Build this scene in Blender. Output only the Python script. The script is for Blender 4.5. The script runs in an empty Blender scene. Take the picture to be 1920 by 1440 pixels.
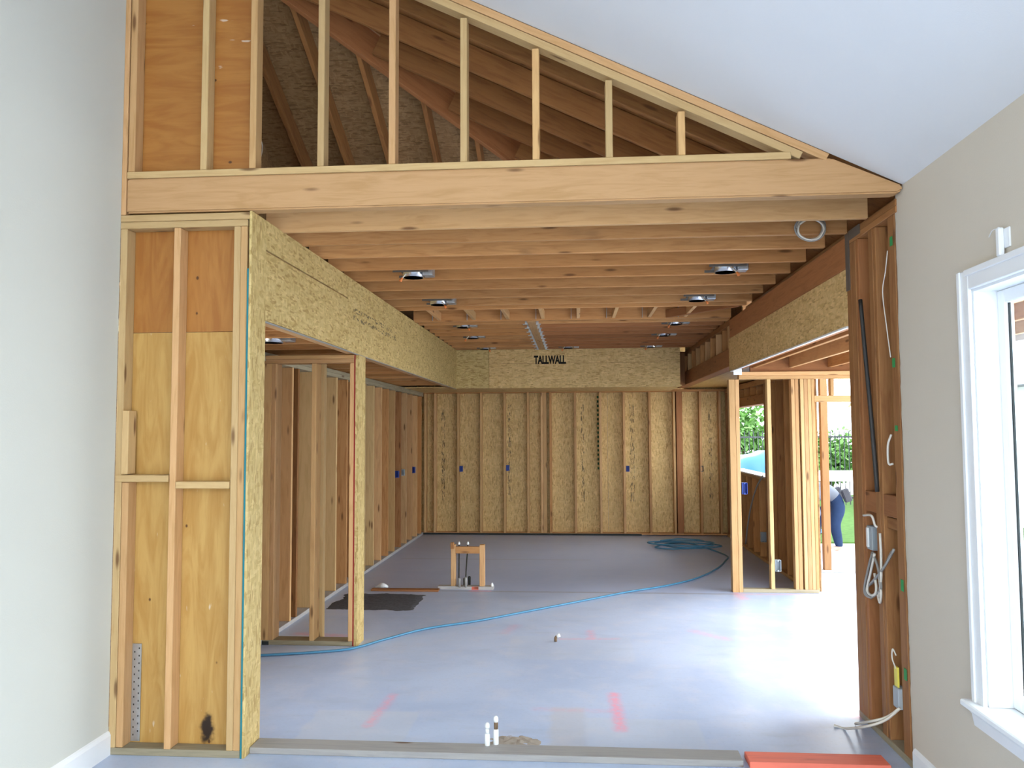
import bpy, bmesh, math, random
from mathutils import Vector, Matrix, noise
random.seed(7)
S = bpy.context.scene
COL = S.collection

# ------------------------------------------------------------------ camera
F, YAW, PIT, ROL, CH = 1500.0, -0.0778, 0.0588, -0.00425, 1.75
fw = Vector((math.sin(YAW)*math.cos(PIT), math.cos(YAW)*math.cos(PIT), math.sin(PIT)))
r0 = Vector((math.cos(YAW), -math.sin(YAW), 0)); u0 = r0.cross(fw)
rt = r0*math.cos(ROL) + u0*math.sin(ROL); up = -r0*math.sin(ROL) + u0*math.cos(ROL)
CAM = Vector((0, 0, CH))
cd = bpy.data.cameras.new('camera'); cam = bpy.data.objects.new('camera', cd); COL.objects.link(cam)
cd.sensor_width = 36; cd.lens = F/1920*36; cd.clip_start = .05; cd.clip_end = 300
m3 = Matrix((rt, up, -fw)).transposed()
cam.matrix_world = Matrix.Translation(CAM) @ m3.to_4x4()
S.camera = cam

def at(px, py, ax, v):
    """point on the plane axis=v seen at a photo pixel"""
    d = fw + rt*((px-960)/F) + up*((720-py)/F)
    return CAM + d*((v-CAM[ax])/d[ax])

# ------------------------------------------------------------------ world, sun, exposure
W = bpy.data.worlds.new('overcast'); S.world = W; W.use_nodes = True
wn = W.node_tree.nodes; wl = W.node_tree.links
bg = wn['Background']; bg.inputs['Color'].default_value = (.87, .945, 1.0, 1); bg.inputs['Strength'].default_value = 8.0
sd = bpy.data.lights.new('sun', 'SUN'); sun = bpy.data.objects.new('sun', sd); COL.objects.link(sun)
sd.energy = 3.0; sd.angle = math.radians(35); sd.color = (1, .97, .93)
sun.location = (8, 5, 9)
sun.rotation_euler = Vector((.80, .22, .48)).to_track_quat('Z', 'Y').to_euler()
vs = S.view_settings
vs.view_transform = 'Standard'; vs.look = 'None'; vs.exposure = 0.04; vs.gamma = 1; vs.use_curve_mapping = False

# ------------------------------------------------------------------ materials
class NT:
    def __init__(s, name, rough=.6, spec=.3, metal=0):
        s.m = bpy.data.materials.new(name); s.m.use_nodes = True
        s.t = s.m.node_tree; s.n = s.t.nodes; s.l = s.t.links
        s.b = s.n['Principled BSDF']
        s.b.inputs['Roughness'].default_value = rough
        s.b.inputs['Specular IOR Level'].default_value = spec
        s.b.inputs['Metallic'].default_value = metal
    def node(s, t, **k):
        x = s.n.new(t)
        for a, v in k.items(): setattr(x, a, v)
        return x
    def put(s, sock, v):
        if hasattr(v, 'is_output'): s.l.new(v, sock)
        else: sock.default_value = v
    def math(s, op, a, b=0.0, c=None, clamp=False):
        x = s.node('ShaderNodeMath', operation=op, use_clamp=clamp)
        s.put(x.inputs[0], a); s.put(x.inputs[1], b)
        if c is not None: s.put(x.inputs[2], c)
        return x.outputs[0]
    def mix(s, f, a, b, mode='MIX'):
        x = s.node('ShaderNodeMix', data_type='RGBA', blend_type=mode)
        s.put(x.inputs[0], f)
        for q, v in ((6, a), (7, b)):
            s.put(x.inputs[q], v if hasattr(v, 'is_output') else (*v, 1))
        return x.outputs[2]
    def ramp(s, f, p0, p1):
        x = s.node('ShaderNodeMapRange', interpolation_type='SMOOTHSTEP')
        s.put(x.inputs[0], f); x.inputs[1].default_value = p0; x.inputs[2].default_value = p1
        return x.outputs[0]
    def coord(s, kind='Object'):
        return s.node('ShaderNodeTexCoord').outputs[kind]
    def rnd(s): return s.node('ShaderNodeObjectInfo').outputs['Random']
    def mapv(s, v, scale=(1, 1, 1), rot=(0, 0, 0), off=None):
        x = s.node('ShaderNodeMapping'); s.l.new(v, x.inputs[0])
        x.inputs['Scale'].default_value = scale; x.inputs['Rotation'].default_value = rot
        if off is not None:
            c = s.node('ShaderNodeCombineXYZ')
            for i in range(3): s.put(c.inputs[i], off)
            s.l.new(c.outputs[0], x.inputs['Location'])
        return x.outputs[0]
    def noise(s, v, scale, detail=3, dist=0, rough=.55):
        x = s.node('ShaderNodeTexNoise'); s.l.new(v, x.inputs['Vector'])
        x.inputs['Scale'].default_value = scale; x.inputs['Detail'].default_value = detail
        x.inputs['Distortion'].default_value = dist; x.inputs['Roughness'].default_value = rough
        return x.outputs['Fac']
    def voro(s, v, scale, out='Distance', feat='F1'):
        x = s.node('ShaderNodeTexVoronoi', feature=feat); s.l.new(v, x.inputs['Vector'])
        x.inputs['Scale'].default_value = scale
        return x.outputs[out]
    def bump(s, h, st=.2, dist=.01):
        x = s.node('ShaderNodeBump'); x.inputs['Strength'].default_value = st; x.inputs['Distance'].default_value = dist
        s.l.new(h, x.inputs['Height']); s.l.new(x.outputs[0], s.b.inputs['Normal'])
    def col(s, c): s.put(s.b.inputs['Base Color'], c if hasattr(c, 'is_output') else (*c, 1))

M = {}
def wood(name, c1, c2, dark, knot=(.12, .045, .015), grey=.0, stain=0.0):
    """lumber: local X is the length of the stick"""
    t = NT(name, .62, .25); r = t.rnd(); o = t.coord()
    off = t.math('MULTIPLY', r, 37.0)
    g = t.mapv(o, (.9, 9, 9), off=off)
    n1 = t.noise(g, 3.2, 4, 1.2); n2 = t.noise(t.mapv(o, (2.5, 70, 70), off=off), 3, 3)
    tone = t.math('FRACT', t.math('MULTIPLY', r, 7.31))
    base = t.mix(tone, c1, c2)
    k = t.mix(t.math('MULTIPLY', t.ramp(n1, .40, .75), .85), base, dark)
    k = t.mix(t.math('MULTIPLY', t.ramp(n2, .45, .75), .22), k, dark)
    kv = t.voro(t.mapv(o, (1.6, 7, 7), off=off), 1.35)
    k = t.mix(t.math('MULTIPLY', t.math('SUBTRACT', 1.0, t.ramp(kv, .05, .16)), .8), k, knot)
    br = t.math('MULTIPLY_ADD', t.math('FRACT', t.math('MULTIPLY', r, 13.7)), .34, .80)
    cb = t.node('ShaderNodeCombineXYZ')
    for i in range(3): t.put(cb.inputs[i], br)
    k = t.mix(1.0, k, cb.outputs[0], 'MULTIPLY')
    if stain:
        s = t.ramp(t.noise(t.mapv(o, (1.1, 3, 3), off=off), 1.4, 3), .62, .74)
        k = t.mix(t.math('MULTIPLY', s, stain), k, (.07, .05, .035))
    t.col(k); t.bump(n2, .12, .002); M[name] = t.m
wood('fir', (.585, .36, .155), (.60, .35, .165), (.49, .275, .11))
wood('fir_pale', (.625, .435, .205), (.60, .40, .19), (.52, .335, .145))
wood('joist', (.52, .245, .085), (.57, .295, .115), (.41, .18, .06), stain=.35)
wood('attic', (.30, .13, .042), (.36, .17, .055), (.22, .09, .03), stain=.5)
wood('beam_red', (.37, .155, .06), (.36, .15, .055), (.28, .11, .04))
wood('porch_wood', (.34, .18, .075), (.34, .18, .075), (.28, .14, .055))
wood('aged', (.36, .165, .055), (.38, .18, .07), (.25, .10, .035))
wood('stud_warm', (.62, .385, .185), (.53, .285, .12), (.46, .25, .11), stain=.2)
wood('treated', (.40, .34, .22), (.36, .31, .22), (.28, .24, .16))
wood('weathered', (.42, .40, .38), (.40, .38, .36), (.32, .31, .31))
wood('red_paint', (.80, .20, .13), (.78, .18, .12), (.68, .17, .12))

def osb(name, a, b, dark, prints=None):
    t = NT(name, .6, .3); o = t.coord(); r = t.rnd(); off = t.math('MULTIPLY', r, 23.0)
    v1 = t.mapv(o, (14, 58, 58), (0, .5, .35), off); v2 = t.mapv(o, (55, 17, 20), (.3, .25, -.5), off)
    v3 = t.mapv(o, (20, 80, 80), (.2, -.45, -.9), off)
    w = t.noise(t.mapv(o, (3, 3, 3), off=off), 2.0, 2)
    def jig(v, k):
        x = t.node('ShaderNodeVectorMath', operation='ADD'); y = t.node('ShaderNodeCombineXYZ')
        q = t.math('MULTIPLY', w, k)
        for i in range(3): t.put(y.inputs[i], q)
        t.l.new(v, x.inputs[0]); t.l.new(y.outputs[0], x.inputs[1]); return x.outputs[0]
    def cell(v):
        x = t.node('ShaderNodeTexVoronoi'); t.l.new(v, x.inputs['Vector']); x.inputs['Scale'].default_value = 1.0
        sp = t.node('ShaderNodeSeparateColor'); t.l.new(x.outputs['Color'], sp.inputs[0]); return sp.outputs[0], x.outputs['Distance']
    c1, d1 = cell(jig(v1, 3)); c2, d2 = cell(jig(v2, 4)); c3, d3 = cell(jig(v3, 2))
    sel = t.math('GREATER_THAN', t.noise(t.mapv(o, (14, 14, 14), off=off), 1.0, 2), .5)
    f = t.math('ADD', t.math('MULTIPLY', c1, t.math('SUBTRACT', 1.0, sel)), t.math('MULTIPLY', c2, sel))
    k = t.mix(f, a, b)
    k = t.mix(t.math('MULTIPLY', t.ramp(c3, .72, 1.0), .75), k, dark)
    k = t.mix(t.math('MULTIPLY', t.ramp(c3, .30, .0), .45), k, tuple(min(1, q*1.22) for q in b))
    k = t.mix(t.math('MULTIPLY', t.ramp(w, .35, .7), .15), k, dark)
    if prints:
        g = t.node('ShaderNodeNewGeometry').outputs['Position']
        sp = t.node('ShaderNodeSeparateXYZ'); t.l.new(g, sp.inputs[0])
        for (ax, lo, hi, bx, b0, b1, sc) in prints:
            m = t.math('MULTIPLY', t.math('GREATER_THAN', sp.outputs[ax], lo), t.math('LESS_THAN', sp.outputs[ax], hi))
            m = t.math('MULTIPLY', m, t.math('MULTIPLY', t.math('GREATER_THAN', sp.outputs[bx], b0), t.math('LESS_THAN', sp.outputs[bx], b1)))
            m = t.math('MULTIPLY', m, t.math('GREATER_THAN', t.noise(t.mapv(g, sc), 1.0, 2), .56))
            k = t.mix(t.math('MULTIPLY', m, .75), k, (.03, .025, .02))
    t.col(k); t.bump(f, .15, .003); M[name] = t.m
far_cols = [(-2.30, -2.24), (-1.15, -1.09), (.10, .16), (.93, 1.01), (2.25, 2.30)]
osb('osb', (.47, .335, .12), (.63, .475, .21), (.32, .20, .06), [(1, 6.35, 7.9, 2, 2.66, 2.70, (2, 22, 60)), (1, 6.35, 7.9, 2, 2.72, 2.76, (2, 22, 60))])
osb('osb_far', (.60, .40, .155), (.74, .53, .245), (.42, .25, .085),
    [(0, a, b, 2, .55, 2.2, (90, 2, 16)) for a, b in far_cols])  # more orange board, also brightened in colour to offset the dim far end
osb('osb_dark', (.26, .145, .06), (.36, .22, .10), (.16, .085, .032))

def ply(name, a, b, dark, burn=False):
    t = NT(name, .5, .35); o = t.coord(); off = t.math('MULTIPLY', t.rnd(), 19.0)
    n = t.ramp(t.noise(t.mapv(o, (.8, 5, 5), off=off), 2.2, 5, 1.8), .3, .7); n2 = t.noise(t.mapv(o, (3, 60, 60), off=off), 2, 3)
    k = t.mix(n, a, b); k = t.mix(t.math('MULTIPLY', t.ramp(n2, .5, .8), .35), k, dark)
    kv = t.voro(t.mapv(o, (3, 4, 4), off=off), 1.7)
    k = t.mix(t.math('SUBTRACT', 1.0, t.ramp(kv, .035, .07)), k, (.10, .04, .012))
    w = t.ramp(t.noise(t.mapv(o, (5, 14, 14), off=off), 1.6, 2), .73, .80)
    k = t.mix(t.math('MULTIPLY', w, .55), k, (.75, .70, .60))
    if burn:
        g = t.node('ShaderNodeNewGeometry').outputs['Position']
        x = t.node('ShaderNodeVectorMath', operation='SUBTRACT'); t.l.new(g, x.inputs[0]); x.inputs[1].default_value = (-2.035, 4.37, .12)
        y = t.node('ShaderNodeVectorMath', operation='LENGTH'); t.l.new(t.mapv(x.outputs[0], (1.6, .2, .7)), y.inputs[0])
        dd = t.math('ADD', y.outputs['Value'], t.math('MULTIPLY', t.noise(g, 22, 2), .09))
        k = t.mix(t.math('SUBTRACT', 1.0, t.ramp(dd, .075, .12)), k, (.025, .012, .006))
    t.col(k); M[name] = t.m
ply('ply_dark', (.33, .125, .024), (.41, .18, .04), (.27, .10, .02))
ply('ply_light', (.42, .225, .055), (.52, .315, .095), (.34, .17, .035), True)

def plain(name, c, rough=.6, spec=.3, metal=0, var=.06, scale=3.0, bump=0):
    t = NT(name, rough, spec, metal); o = t.coord()
    n = t.noise(o, scale, 4); k = t.mix(n, tuple(x*(1-var) for x in c), tuple(min(1, x*(1+var)) for x in c))
    t.col(k)
    if bump: t.bump(t.noise(o, 160, 2), bump, .002)
    M[name] = t.m
plain('drywall_cream', (.61, .61, .55), .75, .2, var=.02, bump=.25)
plain('drywall_beige', (.62, .56, .47), .75, .2, var=.02, bump=.25)
plain('drywall_white', (.72, .72, .725), .8, .2, var=.015, bump=.2)
plain('gypsum_edge', (.62, .56, .47), .9, .1, var=.15, scale=30)
plain('trim_white', (.84, .86, .88), .4, .4, var=.01)
plain('galv', (.50, .52, .54), .38, .5, .85, var=.25, scale=25)
plain('steel_can', (.62, .63, .64), .25, .5, .9, var=.2, scale=12)
plain('dark_metal', (.045, .043, .042), .5, .4, .3, var=.3, scale=10)
plain('flashing', (.13, .115, .10), .5, .4, .2, var=.3, scale=10)
plain('blue_box', (.02, .06, .35), .45, .4)
plain('grey_box', (.36, .40, .43), .45, .4)
plain('cable_white', (.72, .68, .60), .5, .4)
plain('cable_grey', (.30, .29, .27), .5, .4)
plain('orange_nut', (.85, .25, .06), .5, .4)
plain('yellow_plastic', (.80, .68, .10), .5, .4)
plain('pvc', (.80, .82, .82), .35, .5, var=.05, scale=40)
plain('copper_dull', (.22, .14, .08), .45, .5, .6, var=.4, scale=60)
plain('black_pipe', (.02, .022, .02), .5, .3)
plain('hose_blue', (.06, .21, .34), .45, .4)
plain('teal_paint', (.02, .18, .22), .7, .2)
plain('red_line', (.30, .015, .02), .7, .2)
plain('green_tape', (.04, .30, .09), .6, .2)
plain('black_ink', (.02, .018, .016), .9, .05)
plain('green_ink', (.03, .07, .03), .9, .05)
plain('gasket', (.03, .035, .035), .7, .2)
plain('dirt', (.10, .10, .11), .95, .1, var=.5, scale=40, bump=.6)
plain('mortar', (.36, .31, .26), .95, .1, var=.3, scale=40, bump=.6)
plain('patio', (.62, .60, .57), .9, .1, var=.12, scale=2)
plain('grass', (.06, .12, .03), .95, .1, var=.5, scale=9)
plain('leaf', (.10, .22, .05), .6, .3, var=.5, scale=3)
plain('bark', (.16, .11, .07), .9, .1, var=.3, scale=12)
plain('tarp', (.012, .11, .34), .35, .5, var=.15, scale=3)
plain('iron', (.03, .035, .04), .5, .4)
plain('denim', (.07, .13, .30), .85, .15, var=.25, scale=14)
plain('denim_dark', (.05, .06, .10), .85, .15, var=.25, scale=14)
plain('shirt', (.62, .64, .68), .85, .15, var=.06, scale=12)
plain('skin', (.42, .23, .15), .6, .3)
plain('hair', (.03, .02, .015), .7, .3)
plain('leather', (.035, .035, .045), .6, .3, var=.3, scale=20)
plain('roof_shingle', (.16, .15, .16), .9, .1, var=.3, scale=20)
plain('stucco', (.72, .70, .66), .9, .1, var=.05, scale=8)

def glass():
    t = NT('glass', .02, .5); t.b.inputs['Transmission Weight'].default_value = 0
    tr = t.node('ShaderNodeBsdfTransparent'); gl = t.node('ShaderNodeBsdfGlossy'); mx = t.node('ShaderNodeMixShader')
    tr.inputs[0].default_value = (.93, .97, .98, 1); gl.inputs['Roughness'].default_value = .02
    mx.inputs[0].default_value = .07
    t.l.new(tr.outputs[0], mx.inputs[1]); t.l.new(gl.outputs[0], mx.inputs[2])
    t.l.new(mx.outputs[0], t.n['Material Output'].inputs['Surface']); M['glass'] = t.m
glass()

def concrete():
    t = NT('concrete', .36, .55)
    g = t.node('ShaderNodeNewGeometry').outputs['Position']
    sp = t.node('ShaderNodeSeparateXYZ'); t.l.new(g, sp.inputs[0]); X, Y = sp.outputs[0], sp.outputs[1]
    big = t.noise(g, .9, 5, .6); mid = t.noise(g, 4.5, 5); fine = t.noise(g, 40, 3)
    k = t.mix(t.ramp(big, .3, .7), (.40, .49, .68), (.52, .61, .80))
    k = t.mix(t.math('MULTIPLY', t.ramp(mid, .45, .75), .45), k, (.60, .62, .73))
    k = t.mix(t.math('MULTIPLY', t.ramp(t.noise(t.mapv(g, (1, 3, 1)), 2.2, 3), .55, .75), .35), k, (.36, .43, .55))
    k = t.mix(t.math('MULTIPLY', t.ramp(fine, .5, .8), .15), k, (.25, .26, .28))
    wob = t.math('MULTIPLY', t.math('SUBTRACT', t.noise(g, 9, 3), .5), .05)
    def rect(x0, x1, y0, y1, e=.015, sk=0.0):
        xx = t.math('ADD', t.math('ADD', X, wob), t.math('MULTIPLY', t.math('SUBTRACT', Y, y0), sk)); yy = t.math('ADD', Y, wob)
        a = t.math('MULTIPLY', t.ramp(xx, x0-e, x0+e), t.math('SUBTRACT', 1.0, t.ramp(xx, x1-e, x1+e)))
        b = t.math('MULTIPLY', t.ramp(yy, y0-e, y0+e), t.math('SUBTRACT', 1.0, t.ramp(yy, y1-e, y1+e)))
        return t.math('MULTIPLY', a, b)
    def seg(ax, ay, bx, by, w, soft):
        dx, dy = bx-ax, by-ay; L2 = dx*dx+dy*dy
        px = t.math('SUBTRACT', X, ax); py = t.math('SUBTRACT', Y, ay)
        h = t.math('DIVIDE', t.math('ADD', t.math('MULTIPLY', px, dx), t.math('MULTIPLY', py, dy)), L2, clamp=True)
        ex = t.math('SUBTRACT', px, t.math('MULTIPLY', h, dx)); ey = t.math('SUBTRACT', py, t.math('MULTIPLY', h, dy))
        d = t.math('SQRT', t.math('ADD', t.math('MULTIPLY', ex, ex), t.math('MULTIPLY', ey, ey)))
        d = t.math('ADD', d, t.math('MULTIPLY', wob, .6))
        return t.math('SUBTRACT', 1.0, t.ramp(d, w, w+soft))
    # far kitchen slab, poured darker and smoother beyond the joint
    k = t.mix(t.math('MULTIPLY', t.ramp(Y, 8.78, 8.86), .6), k, (.41, .49, .72))
    # patched rectangles
    for q in ((-1.62, -.98, 4.5, 5.05), (.05, .72, 4.5, 5.02), (-.55, .45, 6.25, 6.95)):
        k = t.mix(t.math('MULTIPLY', rect(*q), .32 if q[2] < 6 else .18), k, (.60, .62, .66))
    k = t.mix(t.math('MULTIPLY', rect(-.16, .05, 4.48, 5.2, .03), .35), k, (.55, .50, .44))
    k = t.mix(t.math('MULTIPLY', rect(-1.5, 1.72, 8.80, 8.86, .02), .5), k, (.22, .20, .21))
    k = t.mix(t.math('MULTIPLY', rect(-2.4, .2, 11.0, 11.04, .02), .4), k, (.22, .22, .25))
    pk = (.90, .30, .42); pkn = t.math('MULTIPLY_ADD', t.ramp(t.noise(g, 26, 4), .3, .65), .7, .3)
    for a in ((.242, 5.47, .256, 4.83, .010, .04, .75), (-1.217, 5.36, -1.245, 4.80, .006, .035, .5), (1.66, 5.60, 1.70, 5.15, .012, .05, .8),
              (-.13, 6.86, .35, 6.90, .004, .03, .35), (.13, 6.90, .12, 7.15, .004, .04, .45), (-.25, 5.15, .2, 5.14, .004, .04, .2),
              (1.02, 7.2, 1.25, 6.95, .006, .06, .3), (1.74, 8.6, 1.72, 8.85, .012, .06, .5), (1.8, 8.83, 2.6, 8.86, .004, .04, .4),
              (-.62, 7.05, -.55, 7.3, .004, .06, .25), (-.95, 4.19, -.78, 4.16, .02, .02, .9), (-2.4, 6.9, -2.0, 6.85, .01, .06, .5), (-1.15, 8.84, -.95, 8.84, .015, .03, .7)):
        k = t.mix(t.math('MULTIPLY', t.math('MULTIPLY', seg(*a[:4], a[4]*.5, a[5]*1.5), pkn), a[6]), k, pk)
    t.col(k); t.bump(t.math('ADD', mid, t.math('MULTIPLY', fine, .4)), .12, .01); M['concrete'] = t.m
concrete()

# ------------------------------------------------------------------ builders
def setp(o, label=None, cat=None, group=None, kind=None):
    if label: o['label'] = label
    if cat: o['category'] = cat
    if group: o['group'] = group
    if kind: o['kind'] = kind
    return o
def link(name, me, mat, parent=None, mw=None):
    o = bpy.data.objects.new(name, me); COL.objects.link(o)
    if mat and not me.materials: me.materials.append(M[mat])
    if mw is not None: o.matrix_world = mw
    if parent:
        o.parent = parent; o.matrix_parent_inverse = PINV[parent.name]
    return o
PINV = {}
def root(name, loc, label, cat, group=None, kind=None):
    o = bpy.data.objects.new(name, None); COL.objects.link(o); o.location = loc; o.empty_display_size = .1
    PINV[o.name] = Matrix.Translation(-Vector(loc)); return setp(o, label, cat, group, kind)
def remember(o): PINV[o.name] = o.matrix_world.inverted(); return o
def bm_mesh(name, bm, smooth=False):
    me = bpy.data.meshes.new(name); bm.normal_update(); bm.to_mesh(me); bm.free()
    if smooth:
        for p in me.polygons: p.use_smooth = True
    return me
CACHE = {}
def stick_mesh(L, w, h, bev=.003):
    key = (round(L, 4), round(w, 4), round(h, 4), bev)
    if key not in CACHE:
        bm = bmesh.new(); bmesh.ops.create_cube(bm, size=1)
        for v in bm.verts: v.co = Vector((v.co.x*L, v.co.y*w, v.co.z*h))
        if bev: bmesh.ops.bevel(bm, geom=list(bm.edges), offset=min(bev, w*.3, h*.3), segments=1, affect='EDGES')
        CACHE[key] = bm_mesh('stick', bm)
    me = CACHE[key]
    return me
AXM = {'x': Matrix(((1, 0, 0), (0, 1, 0), (0, 0, 1))),
       'y': Matrix(((0, -1, 0), (1, 0, 0), (0, 0, 1))),
       'z': Matrix(((0, 0, -1), (0, 1, 0), (1, 0, 0)))}
MESHMAT = {}
def box(name, x0, x1, y0, y1, z0, z1, mat, parent=None, bev=.003, axis=None):
    d = (abs(x1-x0), abs(y1-y0), abs(z1-z0))
    if axis is None: axis = 'xyz'[d.index(max(d))]
    L, w, h = {'x': d, 'y': (d[1], d[0], d[2]), 'z': (d[2], d[1], d[0])}[axis]
    me = stick_mesh(L, w, h, bev); key = (me.name, mat)
    if key not in MESHMAT:
        m2 = me.copy(); m2.materials.append(M[mat]); MESHMAT[key] = m2
    mw = Matrix.Translation(((x0+x1)/2, (y0+y1)/2, (z0+z1)/2)) @ AXM[axis].to_4x4()
    return link(name, MESHMAT[key], None, parent, mw)
def beam(name, a, b, w, h, mat, parent=None, upv=(0, 0, 1), bev=.003):
    """stick from a to b, h along upv"""
    a, b = Vector(a), Vector(b); x = (b-a).normalized(); y = Vector(upv).cross(x).normalized(); z = x.cross(y)
    me = stick_mesh((b-a).length, w, h, bev); key = (me.name, mat)
    if key not in MESHMAT:
        m2 = me.copy(); m2.materials.append(M[mat]); MESHMAT[key] = m2
    mw = Matrix.Translation((a+b)/2) @ Matrix((x, y, z)).transposed().to_4x4()
    return link(name, MESHMAT[key], None, parent, mw)
def prism(name, prof, ax, lo, hi, mat, parent=None, bev=0):
    """polygon prof in the plane across axis ax, extruded lo..hi (world coords)"""
    bm = bmesh.new()
    def P(u, v, w): return {0: (w, u, v), 1: (u, w, v), 2: (u, v, w)}[ax]
    A = [bm.verts.new(P(u, v, lo)) for u, v in prof]; B = [bm.verts.new(P(u, v, hi)) for u, v in prof]
    bm.faces.new(A); bm.faces.new(B[::-1]); n = len(prof)
    for i in range(n): bm.faces.new((A[i], B[i], B[(i+1) % n], A[(i+1) % n]))
    bmesh.ops.recalc_face_normals(bm, faces=list(bm.faces))
    if bev: bmesh.ops.bevel(bm, geom=list(bm.edges), offset=bev, segments=2, affect='EDGES')
    return link(name, bm_mesh(name, bm), mat, parent)
def catmull(pts, n=6):
    P = [Vector(p) for p in pts]; P = [P[0]*2-P[1]] + P + [P[-1]*2-P[-2]]; out = []
    for i in range(1, len(P)-2):
        a, b, c, d = P[i-1:i+3]
        for k in range(n):
            s = k/n
            out.append(.5*((2*b) + (c-a)*s + (2*a-5*b+4*c-d)*s*s + (3*b-a-3*c+d)*s**3))
    out.append(P[-2]); return out
def tube(name, pts, rad, mat, parent=None, seg=6, n=6, smooth=True):
    pts = catmull(pts, n) if n else [Vector(p) for p in pts]
    bm = bmesh.new(); rings = []; prev = None
    for i, p in enumerate(pts):
        t = (pts[min(i+1, len(pts)-1)] - pts[max(i-1, 0)])
        if t.length < 1e-6: t = Vector((0, 0, 1))
        t.normalize()
        ref = prev if prev is not None else (Vector((0, 0, 1)) if abs(t.z) < .9 else Vector((1, 0, 0)))
        x = (ref - t*ref.dot(t))
        if x.length < 1e-4: x = t.orthogonal()
        x.normalize(); prev = x; y = t.cross(x)
        r = rad[min(i, len(rad)-1)] if isinstance(rad, (list, tuple)) else rad
        rings.append([bm.verts.new(p + (x*math.cos(a) + y*math.sin(a))*r) for a in [2*math.pi*k/seg for k in range(seg)]])
    for a, b in zip(rings, rings[1:]):
        for k in range(seg): bm.faces.new((a[k], a[(k+1) % seg], b[(k+1) % seg], b[k]))
    bm.faces.new(rings[0][::-1]); bm.faces.new(rings[-1])
    return link(name, bm_mesh(name, bm, smooth), mat, parent)
def lathe(name, prof, loc, mat, parent=None, seg=20, smooth=True, mw=None):
    """prof list of (r, z)"""
    bm = bmesh.new(); rings = []
    for r, z in prof:
        rings.append([bm.verts.new((r*math.cos(2*math.pi*k/seg), r*math.sin(2*math.pi*k/seg), z)) for k in range(seg)])
    for a, b in zip(rings, rings[1:]):
        for k in range(seg): bm.faces.new((a[k], a[(k+1) % seg], b[(k+1) % seg], b[k]))
    bm.faces.new(rings[0][::-1]); bm.faces.new(rings[-1])
    bmesh.ops.recalc_face_normals(bm, faces=list(bm.faces))
    return link(name, bm_mesh(name, bm, smooth), mat, parent, mw if mw is not None else Matrix.Translation(loc))
def copy_tree(o, loc=None, rz=0):
    c = o.copy(); COL.objects.link(c)
    if loc is not None: c.location = loc
    c.rotation_euler = (0, 0, rz)
    for ch in list(o.children):
        d = ch.copy(); COL.objects.link(d); d.parent = c
        for g in list(ch.children):
            e = g.copy(); COL.objects.link(e); e.parent = d
    return c

T = .038; D4 = .089; D6 = .14
SL = .485                                   # roof pitch
def zc(x): return 3.036 + SL*(1.728-x)      # underside of the right roof slope
YF = 4.28                                   # front plane of the framed opening

# ================================================================== SETTING
# floor slabs and ground
fl = box('floor', -2.9, 3.75, -3.2, 13.9, -.15, 0, 'concrete', None, 0)
setp(fl, 'bluish grey bare concrete slab floor with pink spray paint marks', 'floor', kind='structure')
gr = box('ground_patio', -30, 40, -30, 60, -.35, -.16, 'patio', None, 0)
setp(gr, 'pale dusty patio ground outside the framed doorway', 'ground', kind='structure')
gl = box('ground_lawn', 2.95, 14, 13.95, 24, -.17, -.13, 'grass', None, 0)
setp(gl, 'green lawn in front of the black picket fence', 'lawn', kind='structure')

# front room
w = box('wall_left', -2.67, -2.55, -3.2, YF, 0, 5.25, 'drywall_cream', None, 0)
setp(w, 'smooth cream drywall wall beside the tall framed opening', 'wall', kind='structure')
b = root('baseboard_left', (-2.54, 2, 0), 'white baseboard along the cream drywall wall', 'baseboard', kind='structure')
prism('board', [(-2.55, 0), (-2.535, 0), (-2.535, .105), (-2.542, .122), (-2.55, .128)], 1, -3.2, YF, 'trim_white', b)

wr = root('wall_right', (1.80, 1, 0), 'beige drywall wall with a white trimmed window', 'wall', kind='structure')
WY0, WY1, WZ0, WZ1 = 1.55, 3.60, .60, 2.36
for nm, y0, y1, z0, z1 in (('drywall', WY1, 4.385, 0, zc(1.73)), ('drywall', .95, WY0, 0, zc(1.73)), ('drywall', -3.2, -2.7, 0, zc(1.73)), ('drywall', -2.7, .95, 0, .45), ('drywall', -2.7, .95, 2.45, zc(1.73)), ('drywall', WY0, WY1, 0, WZ0-.055), ('drywall', WY0, WY1, WZ1, zc(1.73))):  # second opening, unseen behind the camera, added for daylight
    box(nm, 1.73, 1.745, y0, y1, z0, z1, 'drywall_beige', wr, 0, 'y')
    box('wall_core', 1.746, 1.86, y0, min(y1, 4.25), z0, z1, 'aged', wr, 0, 'y')
    box('stucco', 1.861, 1.90, y0, min(y1, 4.38), z0, z1, 'stucco', wr, 0, 'y')
# torn paper edge of the cut drywall
bm = bmesh.new(); zz = .02; prev = None
while zz < 3.0:
    yy = 4.386 + random.uniform(0, .009); a = bm.verts.new((1.7285, yy, zz)); c = bm.verts.new((1.7445, yy-.002, zz)); a0 = bm.verts.new((1.7285, 4.38, zz)); c0 = bm.verts.new((1.7445, 4.38, zz))
    if prev:
        p = prev
        for q in ((p[0], a, c, p[1]), (p[2], a0, a, p[0]), (p[1], c, c0, p[3])): bm.faces.new(q)
    prev = (a, c, a0, c0); zz += random.uniform(.02, .06)
bmesh.ops.recalc_face_normals(bm, faces=list(bm.faces))
link('torn_edge', bm_mesh('torn_edge', bm), 'gypsum_edge', wr)
for px, py, hh in ((1674, 452, .05), (1679, 680, .05), (1684, 803, .03), (1695, 1098, .06), (1701, 1265, .06)):
    p = at(px, py, 0, 1.728); box('green_tape', 1.7195, 1.7215, p.y-.012, p.y+.022, p.z-hh/2, p.z+hh/2, 'green_tape', wr, 0)
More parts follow.
